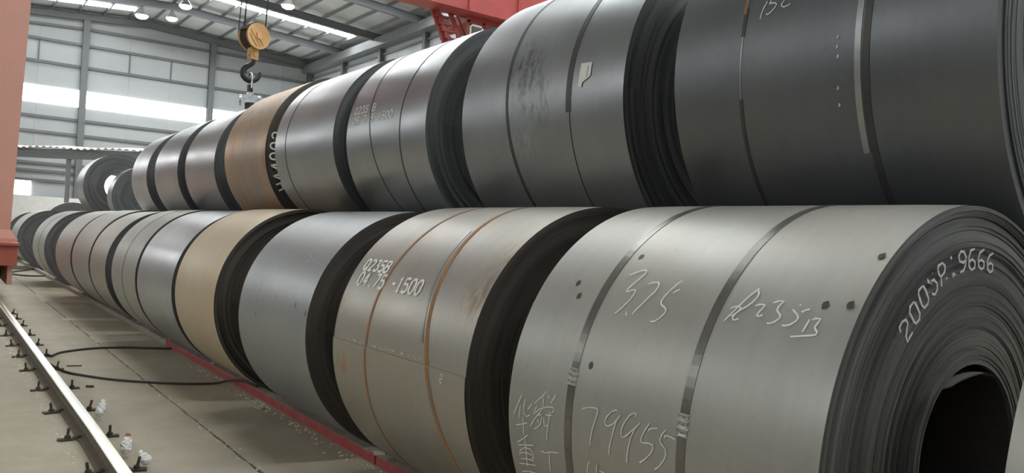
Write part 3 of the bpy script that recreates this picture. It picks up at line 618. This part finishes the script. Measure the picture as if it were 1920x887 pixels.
c = coil('U2', 'large grey steel coil in the upper row with a torn white paper label', mDARKS, 'dark', group=gU, rings=40, seg=128, seed=22,
         step=[(0, .04, 0), (.04, .08, .015), (.08, 1, .006)])
strap(c, 3.537, 'strap_dark', .046, th1=3.24, wob=.002); strap(c, 3.525, 'strap_dark', .006, th0=3.24, th1=4.2); strap(c, 4.14, 'strap_dark', .026, slope=.10)
mb = MB()
poly = [(2.963, 3.45), (2.968, 3.359), (3.05, 3.357), (3.062, 3.376), (3.070, 3.395), (3.082, 3.421), (3.107, 3.424), (3.102, 3.454), (3.05, 3.4527), (3.0, 3.4512)]
mb.add([on(c, t, y, .005) for t, y in poly]+[on(c, t, y, .0042) for t, y in poly], [(0,1,9), (9,1,2), (9,2,8), (8,2,3), (8,3,4), (8,4,5), (8,5,7), (5,6,7)])
pl = mb.build('paper_label', M['paper'], c['root'], c['L']); pl['label'] = 'torn white paper label'
mb = MB(); ribbon(mb, [(2.985*c['R'], 3.385), (3.055*c['R'], 3.385)], .008, lambda u, v: on(c, u/c['R'], v, .0058))
mb.build('bar_code', M['print_grey'], pl)
c = coil('U3', 'bright grey steel coil in the upper row lettered Q235 B', mSTEEL, 'dark', group=gU, rings=34, seed=23)
strap(c, 6.24, 'strap_dark', .012, slope=.25, wob=.002); strap(c, 5.71, 'strap_dark', .014, wob=.002)
stencil(c, 'Q235 B', 6.615, 2.865, .071, .062, .010); stencil(c, '05.7 5-1500', 6.60, 2.972, .0695, .062, .010)
c = coil('U4', 'bright grey steel coil in front of the rusty brown one, upper row', mSTEEL, 'dark', group=gU, rings=30, seed=24)
strap(c, 8.30, 'strap_dark', .015, wob=.004)
c = coil('U5', 'rusty brown steel coil in the upper row with white figures on its dark end', mRUST, 'brown', group=gU, rings=30, seed=25)
mb = MB()
for i, ch in enumerate('H44002'):
    t0 = -2.60 - i*.137
    for st in G[ch]:
        ribbon(mb, [(t0-u*.11, v) for u, v in st], .0, lambda u, v: (0, 0, 0)) if False else None
        for (u0, v0), (u1, v1) in zip(st[:-1], st[1:]):
            p = lambda u, v: ((.750+.115*v)*math.cos(t0-u*.105), (.750+.115*v)*math.sin(t0-u*.105))
            a0, a1 = p(u0, v0), p(u1, v1); dx, dz = a1[0]-a0[0], a1[1]-a0[1]; l = math.hypot(dx, dz) or 1e-6; nx, nz = -dz/l*.009, dx/l*.009
            y = c['y0']-.012
            mb.add([(a0[0]-nx, y, a0[1]-nz), (a0[0]+nx, y, a0[1]+nz), (a1[0]+nx, y, a1[1]+nz), (a1[0]-nx, y, a1[1]-nz)], [(0,1,2,3)])
mb.build('painted_figures', M['paint_white'], c['root'], c['L'])
c = coil('U6', 'shiny grey steel coil directly behind the rusty brown one', mSTEEL, 'dark', group=gU, seed=26)
c = coil('U7', 'shiny grey steel coil second behind the rusty brown one', mSTEEL, 'dark', group=gU, seed=27)
c = coil('U8', 'bright narrow steel coil third behind the rusty brown one', mSHINE, 'dark', group=gU, seed=28)
c = coil('U9', 'small steel coil low between the upper row and the coil with the open bore', mSTEEL, 'dark', group=gU, seed=29, bore=.28)
c = coil('U10', 'farthest upper steel coil, its dark end showing daylight through the bore', mSHINE, 'dark', group=gU, seed=30)
c = coil('U11', 'small distant dark steel coil low before the white wall base', mSTEEL, 'dark', group=gU, seed=31, bore=.25)
for i in range(1, 13):
    k = 'B%d' % i
    if k in COILS: coil(k, 'grey steel coil of the hidden back row that carries the upper coils', mGREY, 'dark', group='steel coils of the back row', seed=40+i, rings=12, seg=80)
# ---------------------------------------------------------------- skid beams, rail, clips
def skid(y0, y1, mat, label, x0=2.52, x1=2.62):
    o = thing('skid_beam', ((x0+x1)/2, (y0+y1)/2, 0), label, 'beam', 'skid beams under the coils'); off = tuple(o.location)
    mb = MB(); zt = .066
    prof = [(x0, 0), (x0, zt-.006), (x0+.006, zt), (x1-.006, zt), (x1, zt-.006), (x1, 0)]
    n = max(2, int((y1-y0)/.25)); rj = random.Random(int(y0*10)+int(x0*100)); vs = []
    for i in range(n+1):
        dx = rj.uniform(-.002, .002); y = y0+.01+(y1-y0-.02)*i/n
        vs += [(x+dx, y, z) for x, z in prof]
    mb.add(vs, [(6*i+j, 6*i+6+j, 6*i+6+(j+1) % 6, 6*i+(j+1) % 6) for i in range(n) for j in range(6)])
    mb.add(vs[:6], [(0,1,2,3,4,5)]); mb.add(vs[-6:], [(5,4,3,2,1,0)])
    mb.build('beam_body', M[mat], o, off=off)
    if mat == 'redbeam': MB().box(x0+.008, x1-.004, y0+.02, y1-.02, zt, zt+.002).build('dust_layer', M['greybeam'], o, off=off)
    mb = MB()
    for e in (y0+.10, y1-.10): mb.box(x0+.01, x1-.01, e-.06, e+.06, zt, zt+.008)
    mb.build('joint_plate', M['greybeam'], o, off=off)
skid(-1.2, 4.93, 'redbeam', 'red painted skid beam under the nearest coil, running out of the bottom edge')
skid(4.93, 10.95, 'redbeam', 'red painted skid beam from the rusted straps coil to behind the tan coil')
skid(10.95, 13.6, 'greybeam', 'dusty grey skid beam that the upper black cable runs up to')
skid(13.6, 17.6, 'greybeam', 'dusty grey skid beam second beyond the red ones')
skid(17.6, 24.0, 'greybeam', 'dusty grey skid beam far along the lower row')
skid(24.0, 40.0, 'greybeam', 'dusty grey skid beam farthest along the lower row')
skid(-1.2, 40.0, 'greybeam', 'long back skid beam hidden beneath the lower coils', 3.20, 3.30)
skid(-1.2, 40.0, 'greybeam', 'long skid beam hidden beneath the back row, front one', 4.42, 4.52)
skid(-1.2, 40.0, 'greybeam', 'long skid beam hidden beneath the back row, rear one', 5.10, 5.20)

ra = thing('crane_rail', (1.0, 20, 0), 'steel crane rail with a polished bright head set in the floor', 'rail')
prof = [(-.068, 0), (-.068, .012), (-.018, .030), (-.011, .045), (-.011, .088), (-.034, .098), (-.037, .108), (-.037, .124), (-.030, .131), (0, .133)]
prof = prof + [(-x, z) for x, z in prof[-2::-1]]
mb = MB(); n = 60; y0, y1 = -3.0, 58.0; vs = []
for i in range(n+1):
    y = y0+(y1-y0)*i/n; dx = .0 - (.0 if y > 6 else (6-y)*.012)
    vs += [(1.0-.02+dx+x, y, z) for x, z in prof]
k = len(prof); mb.add(vs, [(k*i+j, k*i+k+j, k*i+k+(j+1) % k, k*i+(j+1) % k) for i in range(n) for j in range(k)])
mb.add(vs[:k], [tuple(range(k))]); mb.build('rail_body', M['rail'], ra, off=(1.0, 20, 0))

def clip(side, seed):
    r = random.Random(seed); o = thing('rail_clip', (0, 0, 0), 'x', 'clip', 'rusty rail clips along the crane rail')
    mb = MB(); s = side
    mb.box(min(0, s*.095), max(0, s*.095), -.028, .028, 0, .014); mb.bar((s*.0, 0, .012), (-s*.042, 0, .030), .05, .012)
    mb.build('clamp_plate', M['rusty'], o)
    mb = MB(); t = r.uniform(-.25, .25)
    mb.tube([(s*.035, 0, .012), (s*.035+t*.07, t*.05, .085)], .0095, 8); mb.cyl((s*.035, 0, .014), (s*.035+t*.012, 0, .034), .021, 6)
    mb.build('bolt', M['rusty'], o); return o
pro = {(-1, 0): clip(-1, 1), (-1, 1): clip(-1, 5), (1, 0): clip(1, 2), (1, 1): clip(1, 9)}
used = set()
near = ['nearest the bottom edge', 'second from the bottom edge', 'third from the bottom edge', 'fourth from the bottom edge', 'fifth from the bottom edge', 'sixth from the bottom edge', 'seventh from the bottom edge', 'eighth from the bottom edge', 'ninth from the bottom edge', 'tenth from the bottom edge', 'eleventh from the bottom edge']
YS = [5.43, 6.36, 7.30, 8.28, 9.38, 10.32, 11.21, 12.17, 13.25, 14.13, 14.9]
for side, x in ((-1, .885), (1, 1.085)):
    for i, y in enumerate(YS):
        if side < 0 and i == 10: continue
        k = (side, i % 2); o = pro[k]; lab = 'rusty clip %s on the %s side of the rail' % (near[i], 'left' if side < 0 else 'coil')
        if k in used: o = dup(o, (x, y, 0), lab)
        else: o.location = (x, y, 0); o['label'] = lab; used.add(k)
        o.rotation_euler = (0, 0, random.uniform(-.25, .25))

# ---------------------------------------------------------------- cables, rod, litter
def smooth(pts, k=6):
    out = []; P = [Vector(p) for p in pts]
    for i in range(len(P)-1):
        a, b, c_, d = P[max(i-1, 0)], P[i], P[i+1], P[min(i+2, len(P)-1)]
        for j in range(k):
            t = j/k; out.append(.5*((2*b)+(c_-a)*t+(2*a-5*b+4*c_-d)*t*t+(3*b-a-3*c_+d)*t**3))
    return out+[P[-1]]
tag(MB().tube(smooth([(1.13, 10.22, .03), (1.17, 10.26, .014), (1.29, 10.52, .013), (1.57, 10.73, .013), (1.81, 10.79, .013), (2.04, 10.76, .013), (2.24, 10.67, .013), (2.50, 10.56, .014)]), .013).build('cable', M['rubber']),
    'black rubber cable bowed on the floor, upper one, ending at the grey skid beam', 'cable', 'black cables on the floor')
tag(MB().tube(smooth([(1.06, 9.62, .04), (1.12, 9.44, .014), (1.18, 9.15, .013), (1.27, 8.96, .013), (1.47, 8.65, .013), (1.67, 8.45, .013), (1.88, 8.29, .013), (2.1, 8.17, .013), (2.34, 8.10, .016), (2.46, 8.02, .05), (2.515, 7.84, .0815), (2.545, 7.60, .0815), (2.56, 7.5, .0815)]), .011).build('cable', M['rubber']),
    'black rubber cable bowed on the floor, lower one, climbing over the red skid beam', 'cable', 'black cables on the floor')
tag(MB().tube(smooth([(2.72, 28.2, .014), (2.3, 26.9, .014), (1.92, 26.0, .014), (1.80, 25.4, .014), (1.83, 24.8, .014), (2.14, 24.27, .014), (2.5, 24.4, .014)]), .025).build('cable', M['rubber']),
    'black cable loop lying far off beside the crane bogie', 'cable', 'black cables on the floor')
tag(MB().tube([(1.23, 9.56, .008), (1.37, 9.54, .008)], .006).build('iron_rod', M['rusty']), 'short dark iron rod lying between the two black cables', 'rod')
tag(MB().tube([(1.24, 8.33, .011), (1.30, 8.30, .011)], .011).build('iron_rod', M['rusty']), 'stub of rusty iron lying beside the coil side rail clips', 'rod')

def bottle(x, y, rz, L, label, red=False, up=.95):
    r = random.Random(int(y*100)); o = thing('plastic_bottle', (x, y, L*.5*math.sin(up)-.034*math.cos(up)+.03), label, 'bottle', 'crushed bottles by the rail', rot=(up, 0, rz))
    mb = MB(); n = 14; k = 12; vs = []
    for i in range(n+1):
        u = i/n; rad = .036*(min(1, u*5+.3) if u < .15 else (1 if u < .75 else 1-(u-.75)*2.6))
        for j in range(k):
            t = 2*PI*j/k; q = rad*(1+r.uniform(-.28, .12)); vs.append((q*math.cos(t), (u-.5)*L, max(.001, .034+q*.85*math.sin(t))))
    mb.add(vs, [(i*k+j, i*k+(j+1) % k, (i+1)*k+(j+1) % k, (i+1)*k+j) for i in range(n) for j in range(k)] + [tuple(range(k))[::-1], tuple(n*k+j for j in range(k))])
    mb.build('bottle_body', M['foil'], o)
    mb = MB().cyl((0, L*.48, .034), (0, L*.48+.018, .034), .016, 12); mb.build('bottle_cap', M['label_red'] if red else M['paper'], o)
bottle(1.165, 6.98, -.5, .12, 'crushed clear plastic bottle beside the rail, the farther one')
bottle(1.13, 5.80, -.3, .12, 'crushed clear plastic bottle with a reddish cap beside the rail, the nearer one', True)
bottle(1.17, 5.50, .5, .09, 'small crumpled white bottle end behind the nearest rail clip', up=.6)
rr = random.Random(5)
def rock(mb, x, y, z, s):
    a = [(x+s*rr.uniform(.6, 1)*math.cos(t), y+s*rr.uniform(.6, 1)*math.sin(t), z) for t in (0, 1.3, 2.5, 3.8, 5.1)]
    top = [(p[0]*.6+x*.4, p[1]*.6+y*.4, z+s*rr.uniform(.3, .6)) for p in a]
    mb.add(a+top, [(i, (i+1) % 5, 5+(i+1) % 5, 5+i) for i in range(5)]+[(5,6,7,8,9)])
mb = MB()
for _ in range(260):
    y = rr.uniform(4.2, 15); rock(mb, min(.875, .82+rr.gauss(0, .03)), y, 0, rr.uniform(.004, .018))
for _ in range(160):
    y = rr.uniform(4.5, 14); rock(mb, 1.78+rr.gauss(0, .03), y, 0, rr.uniform(.003, .014))
for _ in range(220):
    y = rr.uniform(4.2, 9.5); rock(mb, 2.49-abs(rr.gauss(0, .06)), y, 0, rr.uniform(.003, .016))
for _ in range(200):
    rock(mb, rr.uniform(1.1, 2.45), rr.uniform(4.2, 14), 0, rr.uniform(.002, .007))
tag(mb.build('concrete_crumbs', M['crumb']), 'pale concrete crumbs scattered along the rail, floor joint and red beam', 'debris', kind='stuff')
# pale flakes on the beam joints
for i, (x, y, z, s, w_) in enumerate([(2.585, 12.95, .075, .10, 'on the grey beam, farther joint'), (2.585, 10.98, .075, .10, 'where the grey beam meets the red one'), (2.57, 9.0, .067, .09, 'on the red beam below the tan coil'), (2.58, 15.2, .067, .1, 'on the far grey beam'),
                                     (2.36, 10.72, .0, .09, 'against the upper cable'), (2.44, 7.35, 0, .07, 'at the foot of the red beam'), (2.40, 6.95, 0, .09, 'on the floor below the red beam, larger'), (2.55, 4.95, .067, .1, 'on the red beam joint near the bottom edge'), (.74, 12.9, 0, .06, 'left of the rail, far')]):
    mb = MB(); k = 7; vs = [(rr.uniform(.5, 1)*s*.45*math.cos(2*PI*j/k), rr.uniform(.5, 1)*s*math.sin(2*PI*j/k), .004+rr.uniform(0, .006)) for j in range(k)]
    mb.add(vs+[(v[0], v[1], 0) for v in vs], [tuple(range(k))]+[(j, k+j, k+(j+1) % k, (j+1) % k) for j in range(k)])
    tag(mb.build('paper_scrap', M['wood'], loc=(x, y, z)), 'pale torn scrap %s' % w_, 'scrap', 'pale scraps')

# ---------------------------------------------------------------- gantry crane: leg, bogie, girder, ladder, cab
cr_ = thing('gantry_crane', (1.0, 19, 0), 'red gantry crane with a faded salmon leg standing on the floor rail', 'crane'); off = (1.0, 19, 0)
mb = MB()
def frus(mb, a, b):
    (x0, x1, y0, y1, z0), (X0, X1, Y0, Y1, z1) = a, b
    mb.add([(x0,y0,z0),(x1,y0,z0),(x1,y1,z0),(x0,y1,z0),(X0,Y0,z1),(X1,Y0,z1),(X1,Y1,z1),(X0,Y1,z1)],
           [(0,3,2,1),(4,5,6,7),(0,1,5,4),(1,2,6,5),(2,3,7,6),(3,0,4,7)])
frus(mb, (.70, 1.24, 18.2, 19.4, 1.28), (.45, 1.40, 18.2, 19.4, 7.65))
leg = mb.build('leg', M['salmon'], cr_, off=off)
mb = MB(); frus(mb, (.66, 1.34, 18.1, 19.5, 1.12), (.70, 1.25, 18.15, 19.45, 1.28)); mb.box(.64, 1.36, 18.05, 19.55, 1.05, 1.12)
mb.build('leg_flange', M['salmon'], cr_, off=off)
mb = MB().box(.66, 1.34, 17.6, 20.0, .62, 1.03); mb.box(.62, 1.36, 17.5, 20.1, 1.0, 1.05); bg = mb.build('bogie', painted('dusty red bogie paint', (.46, .12, .08)), cr_, off=off)
mb = MB().box(.70, .78, 17.7, 19.9, .28, .62).box(1.20, 1.28, 17.7, 19.9, .26, .62).box(.78, 1.20, 19.4, 19.9, .3, .62)
mb.build('wheel_frame', M['salmon'], bg, off=off)
for y in (18.2, 19.3):
    MB().cyl((.90, y, .345), (1.06, y, .345), .21, 24).cyl((.88, y, .345), (.92, y, .345), .235, 24).build('wheel', M['black'], bg, off=off)
mb = MB().box(-4.0, 22.6, 18.05, 18.75, 7.65, 8.9); mb.box(-4.0, 22.6, 17.95, 18.85, 8.86, 8.94)
gd = mb.build('girder', M['red'], cr_, off=off)
for x in [i*1.6-3.2 for i in range(17)]: MB().box(x-.02, x+.02, 17.99, 18.05, 7.7, 8.86).build('stiffener', M['red'], gd, off=off)
MB().box(22.3, 22.9, 17.0, 20.0, 7.55, 7.95).build('end_carriage', M['red'], cr_, off=off)
# ladder and rails hanging below the girder
LD = Vector((.43, 0, -.77)).normalized()
st = MB(); p0, q0 = Vector((10.44, 18.75, 7.75)), Vector((11.62, 18.75, 5.60)); e = Vector((.46, 0, .24))
st.bar(p0, q0, .05, .07); st.bar(p0+e, q0+e, .05, .13)
la = st.build('ladder', M['red'], cr_, off=off)
for i in range(12):
    a = p0+(q0-p0)*(i+.4)/12
    t_ = MB(); t_.bar(a, a+Vector((.44, 0, .02)), .30, .03); t_.add([a+Vector((0,-.12,0)), a+Vector((.26,-.12,0)), a+Vector((-.02,-.12,.20)), a+Vector((0,.12,0)), a+Vector((.26,.12,0)), a+Vector((-.02,.12,.20))], [(0,1,2), (5,4,3), (0,3,4,1), (1,4,5,2), (2,5,3,0)])
    t_.build('tread', M['red'], la, off=off)
hr = MB(); g = Vector((.80, .1, .14)); hr.bar(p0+g, q0+g, .05, .05); g2 = Vector((1.12, .1, .22)); hr.bar(p0+g2, q0+g2, .022, .022)
hr.bar(p0+e, p0+g2+Vector((.1, 0, .05)), .04, .05)
hr.build('handrail', M['red'], cr_, off=off)
cb = MB(); Y0 = 18.5
cb.box(11.50, 14.0, Y0, Y0+1.4, 7.50, 7.66).box(11.50, 14.0, Y0, Y0+1.4, 5.6, 5.75)
for x in (11.50, 11.98, 12.35, 13.1, 13.92): cb.box(x, x+.07, Y0, Y0+.07, 5.7, 7.55); cb.box(x, x+.07, Y0+1.33, Y0+1.4, 5.7, 7.55)
cb.box(11.50, 14.0, Y0, Y0+.04, 5.7, 6.5)
cab = cb.build('operator_cab', M['red'], cr_, off=off)
fr = MB()
for x0, x1 in ((11.55, 11.97), (12.38, 13.0)):
    fr.box(x0, x1, Y0-.03, Y0, 7.40, 7.45).box(x0, x1, Y0-.03, Y0, 6.5, 6.55).box(x0, x0+.04, Y0-.03, Y0, 6.5, 7.45).box(x1-.04, x1, Y0-.03, Y0, 6.5, 7.45)
fr.build('window_frame', M['plinth'], cab, off=off)
gl = N('cab glass'); gl.b.inputs['Transmission Weight'].default_value = .8; gm = gl.set((.45, .48, .48), .1)
MB().box(11.6, 11.93, Y0-.015, Y0-.01, 6.55, 7.4).box(12.42, 12.96, Y0-.015, Y0-.01, 6.55, 7.4).build('pane', gm, cab, off=off)

# ---------------------------------------------------------------- crane hook
H = Vector((5.86, 18.8, 6.02))
hk = thing('crane_hook', (5.86, 18.8, 4.4), 'orange crane hook block with a black hook and a silver clamp hanging over the coils', 'hook'); off = (5.86, 18.8, 4.4)
tc = Vector((-5.86, -18.8, 0)).normalized(); rt = Vector((-tc.y, tc.x, 0))   # towards the viewer side; across
rt = rt if rt.x > 0 else -rt
ax = (tc*.83+rt*.55).normalized(); sd = Vector((-ax.y, ax.x, 0)); sd = sd if sd.dot(rt) > 0 else -sd
ctr = H
mb = MB(); mb.cyl(ctr+ax*.15, ctr+ax*.20, .30, 32); ck = mb.build('cheek_plate', M['orange'], hk, off=off)
MB().cyl(ctr-ax*.20, ctr-ax*.15, .30, 32).build('cheek_plate', M['orange'], hk, off=off)
mb = MB()
dg = (sd*.62-Vector((0,0,.78))).normalized(); pr_ = (sd*.78+Vector((0,0,.62))).normalized()
for o_, l0, l1 in ((-.17, -.17, .17), (-.09, -.23, .22), (-.01, -.10, .24)):
    mb.bar(ctr+ax*.205+pr_*o_+dg*l0, ctr+ax*.205+pr_*o_+dg*l1, .025, .03, up=pr_)
for o_, l0, l1 in ((.02, .04, .22), (.10, .02, .24)):
    mb.bar(ctr+ax*.205+dg*o_+pr_*l0, ctr+ax*.205+dg*o_+pr_*l1, .025, .03, up=dg)
mb.cyl(ctr+ax*.20, ctr+ax*.24, .07, 16)
mb.build('rib', M['orange'], ck, off=off)
for k_ in (-.08, .06):
    MB().cyl(ctr+ax*(k_-.03), ctr+ax*(k_+.03), .27, 28).cyl(ctr+ax*(k_-.055), ctr+ax*(k_-.03), .285, 28).cyl(ctr+ax*(k_+.03), ctr+ax*(k_+.055), .285, 28).build('sheave', M['rusty'], hk, off=off)
mb = MB(); a = ctr+Vector((0, 0, .12)); vs = []
for i in range(13):
    t = PI*.12+PI*.76*i/12; vs += [ctr+ax*s_+(sd*math.cos(t)+Vector((0,0,1))*math.sin(t))*.315 for s_ in (-.16, .16)]
mb.add(vs, [(2*i, 2*i+1, 2*i+3, 2*i+2) for i in range(12)], True); mb.build('guard', M['rusty'], hk, off=off)
nk = ctr+Vector((0, 0, -.40)); mb = MB()
mb.bar(nk+Vector((0,0,.16)), nk-Vector((0,0,.13)), .19, .16, up=ax); mb.bar(nk+ax*.09-Vector((0,0,.02))-sd*.03, nk+ax*.09-Vector((0,0,.02))+sd*.03, .03, .09)
mb.cyl(nk-sd*.13, nk+sd*.13, .05, 14)
mb.build('neck', M['orange'], hk, off=off)
hp = [(.02, -.52), (.02, -.60), (-.05, -.66), (-.14, -.72), (-.19, -.82), (-.17, -.93), (-.08, -1.0), (.03, -1.01), (.12, -.96), (.17, -.88), (.18, -.80)]
rad = [.045, .045, .055, .065, .072, .075, .078, .072, .058, .042, .025]
MB().tube(smooth([ctr+rt*x+Vector((0,0,z)) for x, z in hp], 3), [rad[min(i//3, 10)]*(1-(i % 3)/3)+rad[min(i//3+1, 10)]*((i % 3)/3) for i in range(31)], 12).build('hook', M['black'], hk, off=off)
sh = [(-.07, -1.22), (-.07, -.98), (-.045, -.90), (0, -.87), (.045, -.90), (.07, -.98), (.07, -1.22)]
MB().tube(smooth([ctr+ax*x*.9+Vector((0,0,z+.02)) - rt*.02 for x, z in sh], 3), .024, 8).build('shackle', M['silver'], hk, off=off)
MB().bar(ctr+Vector((0,0,-1.12))-rt*.02, ctr+Vector((0,0,-1.34))-rt*.02, .10, .08, up=ax).build('link', M['black'], hk, off=off)
mb = MB(); q = ctr+Vector((0, 0, -1.46))
mb.bar(q-rt*.15, q+rt*.15, .14, .20); mb.cyl(q-rt*.24+Vector((0,0,-.03)), q-rt*.19+Vector((0,0,-.03)), .13, 14); mb.cyl(q+rt*.17+Vector((0,0,.02)), q+rt*.23+Vector((0,0,.02)), .09, 12)
mb.cyl(q+Vector((0,0,.05)), q+Vector((0,0,.16)), .09, 12)
mb.build('clamp', M['silver'], hk, off=off)
mb = MB(); mb.cyl(q-Vector((0,0,.08)), q-Vector((0,0,.30)), .12, 16); mb.tube([q-Vector((0,0,.28)), q-Vector((0,0,1.9))], .05, 10)
mb.build('suspension_rod', M['black'], hk, off=off)
for a, b in ((-.32, -.06), (-.26, .06), (-.22, -.04), (.20, .06), (.27, -.06)):
    p = ctr+rt*a+ax*b+Vector((0, 0, .0)); MB().tube([p, Vector((p.x, p.y*.5+9.2, 7.64))], .012, 6).build('wire_rope', M['black'], hk, off=off)
